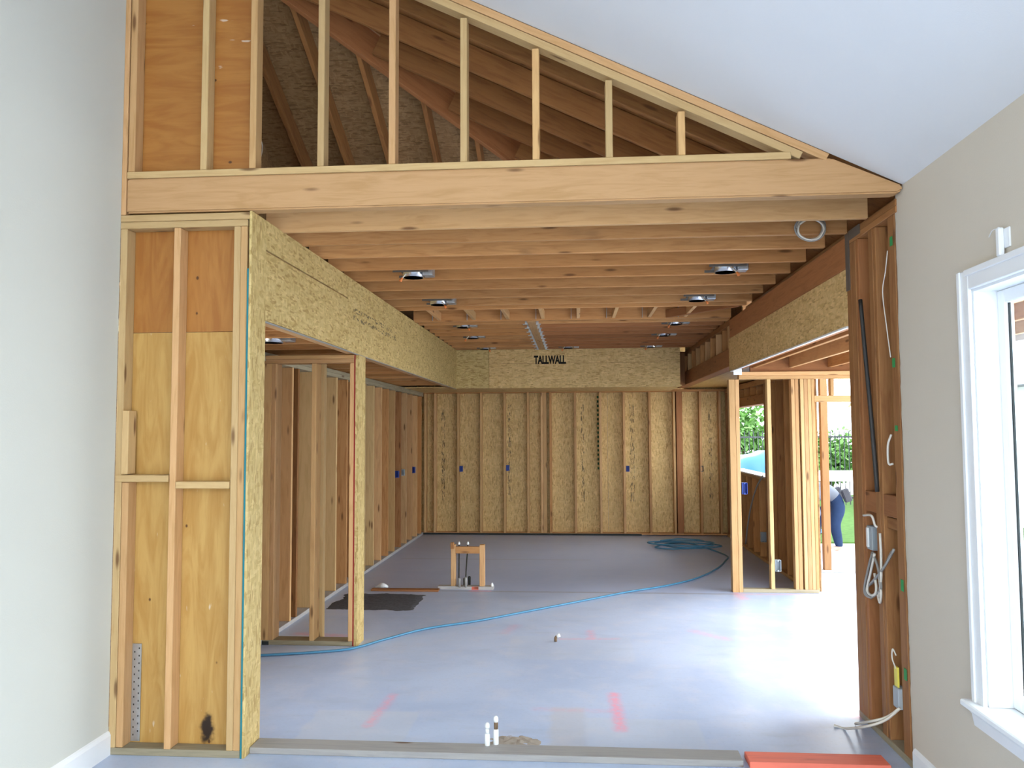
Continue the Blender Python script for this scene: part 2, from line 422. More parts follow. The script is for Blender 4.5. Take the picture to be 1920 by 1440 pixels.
b = root('baseboard_right', (1.72, 1, 0), 'white baseboard along the beige drywall wall', 'baseboard', kind='structure')
prism('board', [(1.73, 0), (1.715, 0), (1.715, .095), (1.722, .11), (1.73, .115)], 1, -3.2, 4.36, 'trim_white', b)

win = root('window_1', (1.78, (WY0+WY1)/2, WZ0), 'large white framed window in the beige wall', 'window', kind='structure')
def casing(name, a, bb, n):
    """stepped casing profile"""
    return
for nm, y0, y1, z0, z1, ax in (('casing', WY1-.004, WY1+.084, WZ0-.03, WZ1+.084, 'z'), ('casing', WY0-.084, WY0+.004, WZ0-.03, WZ1+.084, 'z'), ('casing', WY0+.004, WY1-.004, WZ1-.004, WZ1+.084, 'y')):
    c = remember(box(nm, 1.712, 1.73, y0, y1, z0, z1, 'trim_white', win, .004, ax))
    if ax == 'z':
        o_ = y1 if y1 > 3 else y0; s_ = -1 if y1 > 3 else 1
        box('casing_bead', 1.703, 1.713, min(o_, o_+s_*.028), max(o_, o_+s_*.028), z0, z1, 'trim_white', c, .004, ax)
    else: box('casing_bead', 1.703, 1.713, y0-.02, y1+.02, z1-.028, z1, 'trim_white', c, .004, ax)
box('window_sill', 1.665, 1.87, WY0-.11, WY1+.11, WZ0-.05, WZ0-.022, 'trim_white', win, .006)
prism('sill_apron', [(1.73, WZ0-.13), (1.715, WZ0-.13), (1.705, WZ0-.08), (1.685, WZ0-.05), (1.73, WZ0-.05)], 1, WY0-.09, WY1+.09, 'trim_white', win)
for nm, y0, y1, z0, z1, ax in (('jamb', WY1-.015, WY1, WZ0-.02, WZ1, 'z'), ('jamb', WY0, WY0+.015, WZ0-.02, WZ1, 'z'), ('jamb', WY0+.015, WY1-.015, WZ1-.015, WZ1, 'y')):
    box(nm, 1.73, 1.89, y0, y1, z0, z1, 'trim_white', win, 0, ax)
for i in range(2):                                     # two sashes meeting in the middle
    a = WY0+.015 + i*(WY1-WY0-.03)/2; c = a+(WY1-WY0-.03)/2
    s = remember(box('sash', 1.825, 1.865, a, a+.06, WZ0-.02, WZ1-.015, 'trim_white', win, .005, 'z'))
    box('sash_stile', 1.825, 1.865, c-.06, c, WZ0-.02, WZ1-.015, 'trim_white', s, .005, 'z')
    box('sash_rail', 1.825, 1.865, a+.06, c-.06, WZ0-.02, WZ0+.05, 'trim_white', s, .005, 'y')
    box('sash_rail', 1.825, 1.865, a+.06, c-.06, WZ1-.075, WZ1-.015, 'trim_white', s, .005, 'y')
    box('spacer', 1.838, 1.846, c-.068, c-.06, WZ0+.05, WZ1-.075, 'gasket', s, 0, 'z')
    box('pane', 1.846, 1.850, a+.06, c-.06, WZ0+.05, WZ1-.075, 'glass', s, 0, 'y')
# back of the front room: unseen wall, opening widened to let in more daylight
wb = root('wall_back', (0, -3.2, 0), 'cream wall behind with an opening widened for daylight', 'wall', kind='structure')
box('drywall', -2.55, -2.4, -3.32, -3.2, 0, 5.05, 'drywall_cream', wb, 0); box('drywall', 1.55, 1.73, -3.32, -3.2, 0, 3.05, 'drywall_cream', wb, 0)
prism('drywall', [(-2.4, 2.45), (1.55, 2.45), (1.55, 2.70), (-2.4, 2.70)], 1, -3.32, -3.2, 'drywall_cream', wb)
ce = prism('ceiling', [(1.95, zc(1.95)), (-2.67, zc(-2.67)), (-2.67, zc(-2.67)+.04), (1.95, zc(1.95)+.04)], 1, -3.3, YF+.005, 'drywall_white')
setp(ce, 'smooth white sloping drywall ceiling of the front room', 'ceiling', kind='structure')

# ---- near left infill wall -------------------------------------------------
wl_ = root('wall_near_left', (-2.17, YF, 0), 'narrow open stud wall backed with orange plywood beside the cream wall', 'stud wall', kind='structure')
def stud(x, y0, y1, z0, z1, mat, par, w=T, name='stud'): return box(name, x, x+w, y0, y1, z0, z1, mat, par)
stud(-2.548, YF, YF+D4, .038, 2.90, 'fir_pale', wl_)
stud(-2.509, YF+.004, YF+D4, .038, 1.475, 'fir', wl_)
stud(-2.235, YF-.002, YF+D4, .038, 2.90, 'fir', wl_)
stud(-1.888, YF, YF+D4, .038, 2.90, 'fir_pale', wl_); stud(-1.849, YF, YF+D4, .038, 2.90, 'fir', wl_)
box('scab_block', -2.508, -2.470, YF-.012, YF+.07, 1.52, 1.873, 'fir_pale', wl_)
box('blocking', -2.54, -2.237, YF-.012, YF+.077, 1.478, 1.516, 'fir_pale', wl_); box('blocking', -2.195, -1.89, YF-.010, YF+.078, 1.442, 1.480, 'fir_pale', wl_)
box('sole_plate', -2.55, -1.81, YF, YF+D4, 0, .038, 'treated', wl_)
box('top_plate', -2.55, -1.81, YF, YF+D4, 2.901, 2.939, 'fir_pale', wl_); box('top_plate', -2.55, -1.80, YF-.004, YF+D4, 2.940, 2.978, 'fir_pale', wl_)
box('plywood_panel', -2.55, -1.812, YF+.091, YF+.108, .0, 2.318, 'ply_light', wl_, 0, 'z'); box('plywood_panel', -2.55, -1.812, YF+.091, YF+.108, 2.321, 2.975, 'ply_dark', wl_, 0, 'z')
box('back_stud', -1.888, -1.812, YF+.112, YF+.19, 0, 2.94, 'fir', wl_)
box('osb_panel', -1.800, -1.786, YF+.001, 4.492, .0, 2.985, 'osb', wl_, 0, 'z')
box('teal_edge', -1.808, -1.7995, YF-.003, YF+.05, .0, 2.66, 'teal_paint', wl_, 0)
st = remember(box('metal_strap', -2.470, -2.418, YF+.083, YF+.087, .045, .575, 'galv', wl_, 0))
for i in range(12):
    for k in range(2):
        box('nail_hole', -2.459+k*.026, -2.453+k*.026, YF+.0815, YF+.0835, .075+i*.041+(k*.02), .084+i*.041+(k*.02), 'dark_metal', st, 0)

# ---- gable wall above the beam --------------------------------------------
wg = root('wall_gable', (-.4, YF, 2.99), 'sloped stud gable wall sitting on the wide front beam', 'stud wall', kind='structure')
prism('front_beam', [(-2.52, 2.99), (1.70, 2.99), (1.728, 3.005), (1.728, 3.032), (1.37, 3.188), (-2.52, 3.188)], 1, YF-.001, YF+.088, 'fir', wg, .009)
box('edge_strip', -2.55, -2.522, YF-.003, YF+.08, 2.98, zc(-2.55)-.05, 'fir', wg)
box('sole_plate', -2.52, 1.16, YF-.004, YF+.085, 3.189, 3.227, 'fir_pale', wg)
n = Vector((SL, 0, 1)).normalized()
for k, (mt, x1) in enumerate((('fir', 1.36), ('fir_pale', 1.245))):
    off = .024 + k*.046; a = Vector((x1, YF+.0445, zc(x1))) - n*off; bb = Vector((-2.54, YF+.0445, zc(-2.54))) - n*off
    beam('rake_plate', a, bb, D4, .042, mt, wg, (SL, 0, 1))
for x in (-2.517, -2.094, -1.81, -1.419, -1.015, -.614, -.216, .182, .57):
    stud(x, YF+.002, YF+.088, 3.228, zc(x+T/2)-.118, random.choice(('fir_pale', 'fir_pale', 'fir')), wg)
prism('plywood_panel', [(-2.53, 2.99), (-2.10, 2.99), (-2.10, zc(-2.10)-.04), (-2.53, zc(-2.53)-.04)], 1, YF+.091, YF+.106, 'ply_dark', wg)
prism('plywood_panel', [(-2.097, 2.99), (-1.79, 2.99), (-1.79, zc(-1.79)-.04), (-2.097, zc(-2.097)-.04)], 1, YF+.091, YF+.106, 'ply_dark', wg)

# ---- kitchen left header (sheathed) ---------------------------------------
hl = root('wall_kitchen_left_header', (-1.79, 8, 2.39), 'long yellowish oriented strand board header dropped along the kitchen edge', 'header', kind='structure')
box('osb_panel', -1.800, -1.786, 4.494, 6.185, 2.814, 2.985, 'osb', hl, 0, 'y')
box('osb_panel', -1.800, -1.786, 4.494, 6.185, 2.398, 2.802, 'osb', hl, 0, 'y')
for a, c in ((6.188, 8.62), (8.623, 11.06), (11.063, 12.066)): box('osb_panel', -1.800, -1.786, a, c, 2.394, 2.985, 'osb', hl, 0, 'y')
box('edge_strip', -1.803, -1.789, 4.50, 12.04, 2.388, 2.3955, 'cable_grey', hl, 0)
box('header_beam', -1.895, -1.802, 4.50, 12.04, 2.40, 2.59, 'stud_warm', hl); box('header_beam', -1.895, -1.802, 4.50, 12.04, 2.592, 2.975, 'stud_warm', hl)

# ---- pantry partition ------------------------------------------------------
PY = 6.53
pp = root('wall_pantry', (-2.2, PY, 0), 'short stud partition under the yellowish header with strand board end', 'stud wall', kind='structure')
box('stud', -2.625, -2.535, PY, PY+D6, .038, 2.325, 'fir', pp); box('stud', -2.534, -2.496, PY, PY+D6, .038, 2.325, 'fir', pp)
for x in (-2.190, -1.865): stud(x, PY, PY+D6, .038, 2.325, 'fir', pp)
stud(-2.165, PY+.145, PY+.21, .0, 2.36, 'fir_pale', pp)
box('sole_plate', -2.625, -1.83, PY, PY+D6, 0, .038, 'treated', pp); box('top_plate', -2.625, -1.827, PY, PY+D6, 2.326, 2.360, 'fir', pp); box('top_plate', -2.625, -1.827, PY-.004, PY+D6, 2.361, 2.393, 'fir', pp)
box('red_edge', -1.827, -1.817, PY-.002, PY+.03, 0, 2.39, 'red_line', pp, 0)
box('osb_panel', -1.816, -1.786, PY-.003, PY+.20, 0.0, 2.388, 'osb', pp, 0, 'z')
box('gasket_end', -2.625, -2.53, PY-.004, PY-.001, 0, .03, 'gasket', pp, 0)

# ---- kitchen left exterior wall -------------------------------------------
wk = root('wall_kitchen_left', (-2.66, 9, 0), 'long row of open studs along the kitchen edge behind the partition', 'stud wall', kind='structure')
ys = [4.70, 5.56, 5.97, 6.33, 6.40, 6.78, 6.84, 7.18, 7.34, 7.74, 8.02, 8.15, 8.56, 8.97, 9.36, 9.78, 10.19, 10.60, 11.0, 11.4, 11.82, 12.22, 12.63, 13.04, 13.40]
for y in ys: box('stud', -2.73, -2.59, y, y+T, .038, 2.345, random.choice(('stud_warm', 'fir_pale', 'fir', 'joist', 'stud_warm', 'aged')), wk)
box('sole_plate', -2.73, -2.588, 4.5, 13.59, 0, .038, 'weathered', wk); box('top_plate', -2.73, -2.588, 4.5, 13.59, 2.346, 2.384, 'treated', wk); box('top_plate', -2.73, -2.588, 4.5, 13.59, 2.385, 2.423, 'treated', wk)
for q in ((4.4, 6.398, 2.02, 3.3), (4.4, 6.398, 0, 1.2), (4.4, 4.75, 1.2, 2.02), (5.55, 6.398, 1.2, 2.02)): box('osb_panel', -2.746, -2.732, *q, 'osb_dark', wk, 0, 'y')  # leaves an unseen window hole, added for extra kitchen daylight
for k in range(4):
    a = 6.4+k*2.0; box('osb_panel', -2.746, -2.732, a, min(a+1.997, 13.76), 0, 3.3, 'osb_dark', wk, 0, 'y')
box('light_seal_sheet', -2.756, -2.748, 6.4, 13.76, 0, 3.3, 'stucco', wk, 0)  # unseen sheet added to stop daylight between the panels
# ceiling joists over the side strip
lj = root('ceiling_left_strip', (-2.3, 8, 2.44), 'low joists above the side passage between stud wall and header', 'ceiling', kind='structure')
y = 4.78
while y < 12: box('joist', -2.73, -1.90, y, y+T, 2.43, 2.60, 'joist', lj); y += .406
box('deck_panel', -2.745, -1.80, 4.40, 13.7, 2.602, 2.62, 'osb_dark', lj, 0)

# ---- far wall ---------------------------------------------------------------
FY = 13.6
wf = root('wall_far', (0, FY, 0), 'far kitchen wall of studs over strand board sheathing', 'stud wall', kind='structure')
for i in range(5):
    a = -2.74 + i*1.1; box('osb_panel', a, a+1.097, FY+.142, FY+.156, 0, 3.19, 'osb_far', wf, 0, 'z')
for x in (-2.58, -2.41, -2.01, -1.615, -1.21, -.81, -.01, .415, .81, 1.24, 1.645, 2.08, 2.40, 2.58): stud(x, FY, FY+D6, .038, 2.40, random.choice(('stud_warm', 'fir')), wf)
box('stud', -.575, -.535, FY-.001, FY+D6, .038, 2.40, 'stud_warm', wf); box('stud', -.534, -.475, FY-.004, FY+D6, .038, 2.40, 'fir', wf); box('stud', -.43, -.39, FY, FY+D6, .038, 2.40, 'joist', wf)
box('light_seal_sheet', -2.76, 2.77, FY+.158, FY+.164, 0, 3.21, 'stucco', wf, 0)  # added behind the panels so no sky shows through their gaps
box('post', 1.70, 1.80, FY-.006, FY+D6, .038, 2.40, 'beam_red', wf)
box('sole_plate', -2.73, 2.73, FY, FY+D6, .012, .038, 'stud_warm', wf); box('sill_gasket', -2.59, 1.1, FY-.012, FY+.13, 0, .03, 'gasket', wf, 0)
box('top_plate', -2.73, 2.73, FY, FY+D6, 2.40, 2.44, 'joist', wf)
dash = remember(box('tape_strip', .41, .414, FY-.002, FY+.001, 1.05, 2.38, 'fir', wf, 0))
for i in range(17): box('paint_dash', .380, .409, FY+.02+(i % 2)*.02, FY+.05+(i % 2)*.02, 1.10+i*.075, 1.14+i*.075, 'green_ink', dash, 0)

# ---- far soffit --------------------------------------------------------------
fs = root('wall_far_soffit', (0, 12.05, 2.40), 'strand board soffit face with black stencilled lettering above far wall', 'soffit', kind='structure')
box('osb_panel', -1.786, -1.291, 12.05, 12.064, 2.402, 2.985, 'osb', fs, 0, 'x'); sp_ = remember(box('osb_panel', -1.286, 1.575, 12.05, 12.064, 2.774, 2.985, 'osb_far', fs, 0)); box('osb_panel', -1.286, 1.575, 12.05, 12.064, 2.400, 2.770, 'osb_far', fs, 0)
box('backing', -1.78, 1.57, 12.066, 12.104, 2.44, 2.985, 'joist', fs); box('dark_gap_filler', 1.576, 1.72, 12.6, 12.638, 2.44, 2.975, 'beam_red', fs)  # dark filler added so the gap at the soffit end reads as shade
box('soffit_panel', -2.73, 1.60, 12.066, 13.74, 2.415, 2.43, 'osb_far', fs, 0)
cu = bpy.data.curves.new('lettering', 'FONT'); cu.body = 'TALLWALL'; cu.size = .165; cu.extrude = .0006; cu.offset = .0075
cu.space_character = .98
to = bpy.data.objects.new('tmp', cu); COL.objects.link(to)
dg = bpy.context.evaluated_depsgraph_get(); me = bpy.data.meshes.new_from_object(to.evaluated_get(dg)); bpy.data.objects.remove(to)
xs = [v.co.x for v in me.vertices]; k = .485/(max(xs)-min(xs)); x0 = min(xs)
for v in me.vertices: v.co.x = (v.co.x-x0)*k; v.co.y *= 1.0
me.materials.clear(); me.materials.append(M['black_ink'])
lt = link('lettering', me, None, sp_, Matrix.Translation((-.605, 12.0490, 2.768)) @ Matrix.Rotation(math.radians(90), 4, 'X')); lt['label'] = 'black stencilled capital lettering'

# ---- kitchen ceiling ----------------------------------------------------------
kc = root('ceiling_kitchen', (0, 8, 2.98), 'open ceiling of warm brown joists spanning the kitchen', 'ceiling', kind='structure')
ZB = 2.98
for i, y in enumerate((4.742, 5.10, 5.542, 5.992, 6.422, 6.892, 7.342, 7.79, 8.05)):
    box('joist', -1.89, 1.715, y, y+T, ZB+(.012 if i > 1 else 0), ZB+.20, 'joist' if i > 0 else 'fir', kc)
box('header_joist', -1.80, 1.715, 8.84, 8.92, ZB, ZB+.20, 'joist', kc)
for i, x in enumerate((-1.52, -1.13, -.75, -.36, .03, .42, .81, 1.20)):
    box('blocking', x, x+T, 8.09, 8.838, ZB+.012, ZB+.10, 'fir' if i % 2 else 'stud_warm', kc, axis='y')
    hg = box('joist_hanger', x-.06, x-.056, 8.80, 8.838, ZB+.01, ZB+.15, 'galv', kc, 0)
rb = remember(box('center_beam', -.525, -.435, 8.921, 12.03, ZB-.005, ZB+.20, 'fir', kc))
for y in (9.12, 9.48, 9.84, 10.2, 10.56, 10.92, 11.28, 11.64, 11.95):
    box('joist', -1.80, -.530, y, y+T, ZB, ZB+.19, 'joist', kc); box('joist', -.430, 1.76, y, y+T, ZB, ZB+.19, 'beam_red' if y > 9.3 else 'joist', kc)
    for sx in (-1, 1):
        xc = -.48 + sx*.048
        box('joist_hanger', xc-(.055 if sx < 0 else 0), xc+(.055 if sx > 0 else 0), y-.004, y+T+.004, ZB-.008, ZB-.002, 'galv', rb, 0)
        box('joist_hanger', xc-(.030 if sx < 0 else 0), xc+(.030 if sx > 0 else 0), y-.0045, y-.001, ZB-.008, ZB+.14, 'galv', rb, 0)
beam('brace', (1.02, 8.84, ZB+.05), (1.66, 8.10, ZB+.05), .038, .09, 'beam_red', kc)
box('deck_panel', -2.745, 2.75, 8.58, 13.76, 3.19, 3.21, 'osb_dark', kc, 0)

# ---- hip roof over the kitchen --------------------------------------------------
rf = root('roof_kitchen', (0, 6.5, 3.2), 'dark attic hip roof framing of rafters and strand board deck', 'roof', kind='structure')
def zf(y): return 4.437 - SL*(y-6.2)
RD = .165
def yh(x): return 7.361 + x
for y in (4.80, 5.30, 5.80, 6.30):
    xa = y-7.361+.06; xa = max(xa, -2.7); a = Vector((1.62, y, zc(1.62))); c = Vector((xa, y, zc(xa)))
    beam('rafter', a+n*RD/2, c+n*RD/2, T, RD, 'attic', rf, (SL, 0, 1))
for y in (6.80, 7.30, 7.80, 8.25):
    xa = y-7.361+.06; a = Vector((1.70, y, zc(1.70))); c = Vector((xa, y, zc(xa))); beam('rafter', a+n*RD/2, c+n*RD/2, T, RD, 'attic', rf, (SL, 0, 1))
a = Vector((1.20, yh(1.2), zc(1.2)-.02)); c = Vector((-2.7, yh(-2.7), zc(-2.7)-.02)); beam('hip_rafter', a+Vector((0, 0, .08)), c+Vector((0, 0, .08)), .045, .235, 'beam_red', rf)
nf = Vector((0, SL, 1)).normalized()
beam('hip_light_seal', Vector((1.5, yh(1.5), zc(1.5)+.215)), Vector((-2.75, yh(-2.75), zc(-2.75)+.215)), .40, .02, 'attic', rf)  # unseen board added over the hip to stop sky light leaking in
for x in (-2.40, -2.0, -1.62, -1.20, -.81, -.40, 0.0, .4, .8):
    y0 = yh(x)+.04; y1 = 8.70; a = Vector((x, y0, zf(y0))); c = Vector((x, y1, zf(y1)))
    if y1-y0 > .2: beam('jack_rafter', a+nf*RD/2, c+nf*RD/2, T, RD, 'attic', rf, (0, SL, 1))
def deckpoly(name, pts, nn, mat):
    bm = bmesh.new(); A = [bm.verts.new(Vector(p)+nn*(RD+.004)) for p in pts]; B = [bm.verts.new(Vector(p)+nn*(RD+.02)) for p in pts]
    bm.faces.new(A); bm.faces.new(B[::-1])
    for i in range(len(pts)): bm.faces.new((A[i], B[i], B[(i+1) % len(pts)], A[(i+1) % len(pts)]))
    bmesh.ops.recalc_face_normals(bm, faces=list(bm.faces)); link(name, bm_mesh(name, bm), mat, rf)
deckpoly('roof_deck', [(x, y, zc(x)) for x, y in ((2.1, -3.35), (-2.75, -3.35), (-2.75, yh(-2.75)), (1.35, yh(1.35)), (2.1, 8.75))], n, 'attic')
deckpoly('roof_deck', [(x, y, zf(y)) for x, y in ((-2.75, yh(-2.75)), (1.35, yh(1.35)), (1.4, 8.8), (-2.75, 8.8))], nf, 'osb_dark')
prism('attic_side', [(4.38, 3.2), (8.8, 3.2), (8.8, 3.45), (yh(-2.75), zc(-2.75)+.15), (4.38, zc(-2.75)+.15)], 0, -2.765, -2.75, 'osb_dark', rf)
box('eave_board', 1.905, 1.94, YF+.06, 9.0, 2.592, 3.12, 'stud_warm', rf)  # stretched down to seal the attic from daylight leaks
box('eave_board', 1.955, 1.985, -3.34, YF+.055, 2.90, 3.11, 'stud_warm', rf)  # unseen, added to shut daylight out of the cavity above the ceiling
prism('end_light_seal', [(1.95, zc(1.95)+.041), (-2.74, zc(-2.74)+.041), (-2.74, zc(-2.74)+.18), (1.95, zc(1.95)+.18)], 1, -3.34, -3.31, 'stud_warm', rf)  # unseen closing piece, added against daylight leaking in from the back
box('side_board', -2.75, -2.68, -3.34, YF+.1, 5.10, 5.36, 'stud_warm', rf)
tube('attic_wire', [at(486, 255, 1, 4.5), at(492, 275, 1, 4.55), at(488, 300, 1, 4.5)], .003, 'cable_white', rf, 5)

# ---- right framed wall remnant next to the opening ------------------------------
wp = root('wall_post_group', (1.79, 4.8, 0), 'aged brown studs exposed where the beige drywall was cut', 'stud wall', kind='structure')
XR = 1.722
box('sole_plate', XR, XR+D6, 4.30, 5.16, 0, .038, 'treated', wp)
box('stud', XR, XR+D6, 5.075, 5.155, .038, 2.91, 'aged', wp); box('stud', XR, XR+D6, 4.995, 5.073, .038, 2.91, 'aged', wp); box('stud', XR+.004, XR+D6, 4.955, 4.993, .038, 2.91, 'beam_red', wp)
box('stud', XR, XR+D6, 4.715, 4.778, .038, 2.91, 'aged', wp); box('stud', XR+.003, XR+D6, 4.675, 4.713, .038, 2.91, 'aged', wp)
box('stud', XR+.002, XR+D6, 4.40, 4.49, .038, 2.91, 'aged', wp)
box('blocking', XR+.004, XR+.10, 4.492, 4.673, 1.27, 1.39, 'beam_red', wp, axis='y'); box('blocking', XR+.004, XR+.10, 4.78, 4.953, 1.27, 1.39, 'beam_red', wp, axis='y'); box('blocking', XR+.02, XR+.09, 4.492, 4.673, 1.20, 1.262, 'aged', wp, axis='y')
box('top_plate', XR, XR+D6, 4.37, 5.16, 2.912, 2.948, 'aged', wp); box('top_plate', XR, XR+D6, 4.37, 5.16, 2.949, 2.985, 'aged', wp)
box('back_sheathing', XR+.145, XR+.157, 4.30, 5.16, 0, 3.0, 'aged', wp, 0, 'z')
box('flashing', XR-.004, XR-.001, 5.09, 5.16, 2.62, 2.98, 'flashing', wp, 0); box('flashing', XR-.003, XR-.0005, 4.90, 5.10, 2.93, 2.99, 'flashing', wp, 0)

# ---- right beam and header ---------------------------------------------------------
hr = root('wall_kitchen_right_header', (1.79, 7, 2.39), 'dark red brown beam over a strand board header on the open side', 'header', kind='structure')
box('main_beam', 1.722, 1.86, 5.165, 8.99, 2.768, 2.972, 'beam_red', hr, .006)
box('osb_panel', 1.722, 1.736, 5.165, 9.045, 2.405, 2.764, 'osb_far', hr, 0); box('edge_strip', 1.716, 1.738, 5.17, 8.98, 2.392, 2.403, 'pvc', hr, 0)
box('header_beam', 1.738, 1.86, 5.165, 8.98, 2.47, 2.764, 'stud_warm', hr); box('header_plate', 1.76, 1.86, 5.165, 8.98, 2.425, 2.467, 'beam_red', hr)
box('far_beam', 1.722, 1.86, 9.05, 13.58, 2.458, 2.662, 'beam_red', hr, .006); box('far_plate', 1.722, 1.86, 9.0, 13.58, 2.915, 2.978, 'attic', hr)
for i, y in enumerate((9.06, 9.44, 9.85, 10.25, 10.66, 11.06, 11.47, 11.88, 12.3, 12.7)): box('cripple', 1.726, 1.86, y, y+(.09 if i == 0 else T), 2.664, 2.914, 'stud_warm' if i % 2 == 0 else 'joist', hr, axis='z')
box('backing', 1.862, 1.875, 9.0, 13.58, 2.46, 3.188, 'osb_dark', hr, 0)

# ---- stub wall with doorway -----------------------------------------------------------
SY = 8.92
ws = root('wall_stub', (2.2, SY, 0), 'open stud partition with a doorway leading outside', 'stud wall', kind='structure')
for x, wd, mt in ((1.690, .065, 'fir'), (1.757, .042, 'stud_warm'), (2.098, .040, 'fir_pale'), (2.355, .038, 'fir'), (2.395, .038, 'stud_warm'), (2.452, .036, 'fir_pale'), (2.490, .04, 'stud_warm'), (2.532, .036, 'fir'), (2.570, .03, 'fir')):
    box('stud', x, x+wd, SY, SY+D4, .038 if x > 1.8 else 0, 2.305 if x < 2.5 else 2.305, mt, ws)
stud(3.62, SY, SY+D4, .038, 2.305, 'fir', ws)
box('sole_plate', 1.80, 2.60, SY, SY+D4, 0, .038, 'treated', ws); box('top_plate', 1.80, 3.74, SY, SY+D4, 2.306, 2.344, 'fir', ws); box('top_plate', 1.80, 3.74, SY-.003, SY+D4, 2.345, 2.388, 'fir', ws)
box('door_header', 2.60, 3.62, SY, SY+D4, 2.052, 2.122, 'fir', ws); stud(2.775, SY, SY+D4, 2.123, 2.305, 'fir', ws); stud(3.18, SY, SY+D4, 2.123, 2.305, 'fir', ws)
pl = box('metal_tie', 1.742, 1.832, SY-.008, SY-.005, 2.355, 2.425, 'galv', ws, 0)

# ---- right wall of the far kitchen, with window hole ------------------------------------
RX = 2.50
we = root('wall_kitchen_right', (2.67, 11.3, 0), 'dark open stud wall with an unglazed window hole', 'stud wall', kind='structure')
A0, A1, B0, B1 = 10.88, 13.2, 1.115, 2.10
for y in (9.02, 9.06, 9.40, 9.45, 9.80, 10.2, 10.5, 10.80, 13.24, 13.5): box('stud', RX, RX+D6, y, y+T, .038, 2.36, random.choice(('stud_warm', 'joist', 'aged')), we)
for y in (11.2, 11.6, 12.0, 12.4, 12.8): box('cripple', RX, RX+D6, y, y+T, .038, B0-.04, 'joist', we); box('cripple', RX, RX+D6, y, y+T, B1+.14, 2.36, 'joist', we)
box('window_sill_plate', RX, RX+D6, A0-.04, A1, B0-.038, B0, 'fir', we); box('window_header', RX, RX+D6, A0-.04, A1, B1, B1+.135, 'aged', we); box('white_sill', RX-.01, RX+.20, A0-.04, A1, B0+.001, B0+.02, 'pvc', we, 0)
box('sole_plate', RX, RX+D6, 9.02, 13.59, 0, .038, 'stud_warm', we); box('top_plate', RX, RX+D6, 9.02, 13.59, 2.361, 2.44, 'joist', we)
for q in ((9.02, A0, 0, 2.5), (A1, 13.76, 0, 2.5), (A0, A1, 0, B0), (A0, A1, B1, 2.5)): box('osb_panel', RX+.142, RX+.156, q[0], q[1]-.002, q[2], q[3]-.002, 'osb_dark', we, 0)
box('lid_panel', 1.877, 2.75, 9.02, 13.74, 2.462, 2.476, 'ply_light', we, 0)

box('sky_shade_panel', RX+.16, 3.75, 10.45, 13.9, 2.56, 2.60, 'stucco', we, 0)  # unseen overhang added to cut sky light through the window hole
# ---- side room: joists, open edge ------------------------------------------------------------
sr = root('ceiling_side_room', (2.7, 6.8, 2.42), 'ceiling joists of the open side room beyond the header', 'ceiling', kind='structure')
for x in (1.95, 2.35, 2.76, 3.16): box('joist', x, x+T, 4.42, 8.95, 2.43, 2.57, random.choice(('joist', 'stud_warm')), sr)
box('deck_panel', 1.925, 3.30, 4.40, 9.0, 2.572, 2.59, 'osb_dark', sr, 0); box('rim_board', 1.93, 3.28, 8.955, 8.993, 2.39, 2.57, 'beam_red', sr); box('fascia', 3.28, 3.32, 4.40, 9.0, 2.40, 2.62, 'trim_white', sr)
box('post', 3.19, 3.28, 4.45, 4.54, 0, 2.43, 'fir', sr)

# ---- outer open frame beyond the doorway ---------------------------------------------------------
of = root('porch_frame', (3.1, 10.2, 0), 'sunlit open stud frame standing outside beyond the doorway', 'frame')
OY = 10.20
box('sole_plate', 2.76, 3.75, OY, OY+D4, 0, .03, 'weathered', of); box('post', 3.045, 3.13, OY, OY+D4, .031, 2.385, 'porch_wood', of); box('top_plate', 2.76, 3.75, OY, OY+D4, 2.386, 2.47, 'porch_wood', of)
box('post', 3.66, 3.75, OY, OY+D4, .031, 2.385, 'fir_pale', of); beam('brace', (3.40, OY+.04, 2.03), (3.64, OY+.04, 2.38), .02, .02, 'fir_pale', of)

# ================================================================== THINGS
# floor plank of the removed wall
k = box('floor_plank', -1.784, .86, 4.345, 4.485, 0, .034, 'weathered'); setp(k, 'weathered grey plank crossing the floor at the framed opening', 'plank')
k = box('painted_board', .89, 1.60, 4.335, 4.475, 0, .034, 'red_paint'); setp(k, 'short red spray painted board on the floor near beige wall', 'board')
k = box('plate_remnant', -2.25, -1.50, 8.76, 8.85, 0, .022, 'beam_red'); setp(k, 'flat reddish wood strip on floor behind the dark patch', 'plank')
# dark filled patch
bm = bmesh.new(); nx, ny = 40, 36; grid = []
for j in range(ny+1):
    row = []
    for i in range(nx+1):
        u, v = i/nx, j/ny; x = -2.50 + .93*u; y = 7.83 + .83*v
        e = min(u, 1-u, v, 1-v); wv = noise.noise(Vector((x*5, y*5, 0)))*.045
        x += wv*(1 if e < .1 else .2); y += noise.noise(Vector((x*6, y*4, 5)))*.05*(1 if e < .1 else .2)
        z = -.004 + min(1, e*12)*(.010 + .008*noise.noise(Vector((x*18, y*18, 2))))
        row.append(bm.verts.new((x, y, z)))
    grid.append(row)
for j in range(ny):
    for i in range(nx): bm.faces.new((grid[j][i], grid[j][i+1], grid[j+1][i+1], grid[j+1][i]))
k = link('dirt_patch', bm_mesh('dirt_patch', bm, True), 'dirt'); setp(k, 'dark grey filled patch in the concrete beside partition', 'dirt patch', kind='stuff')

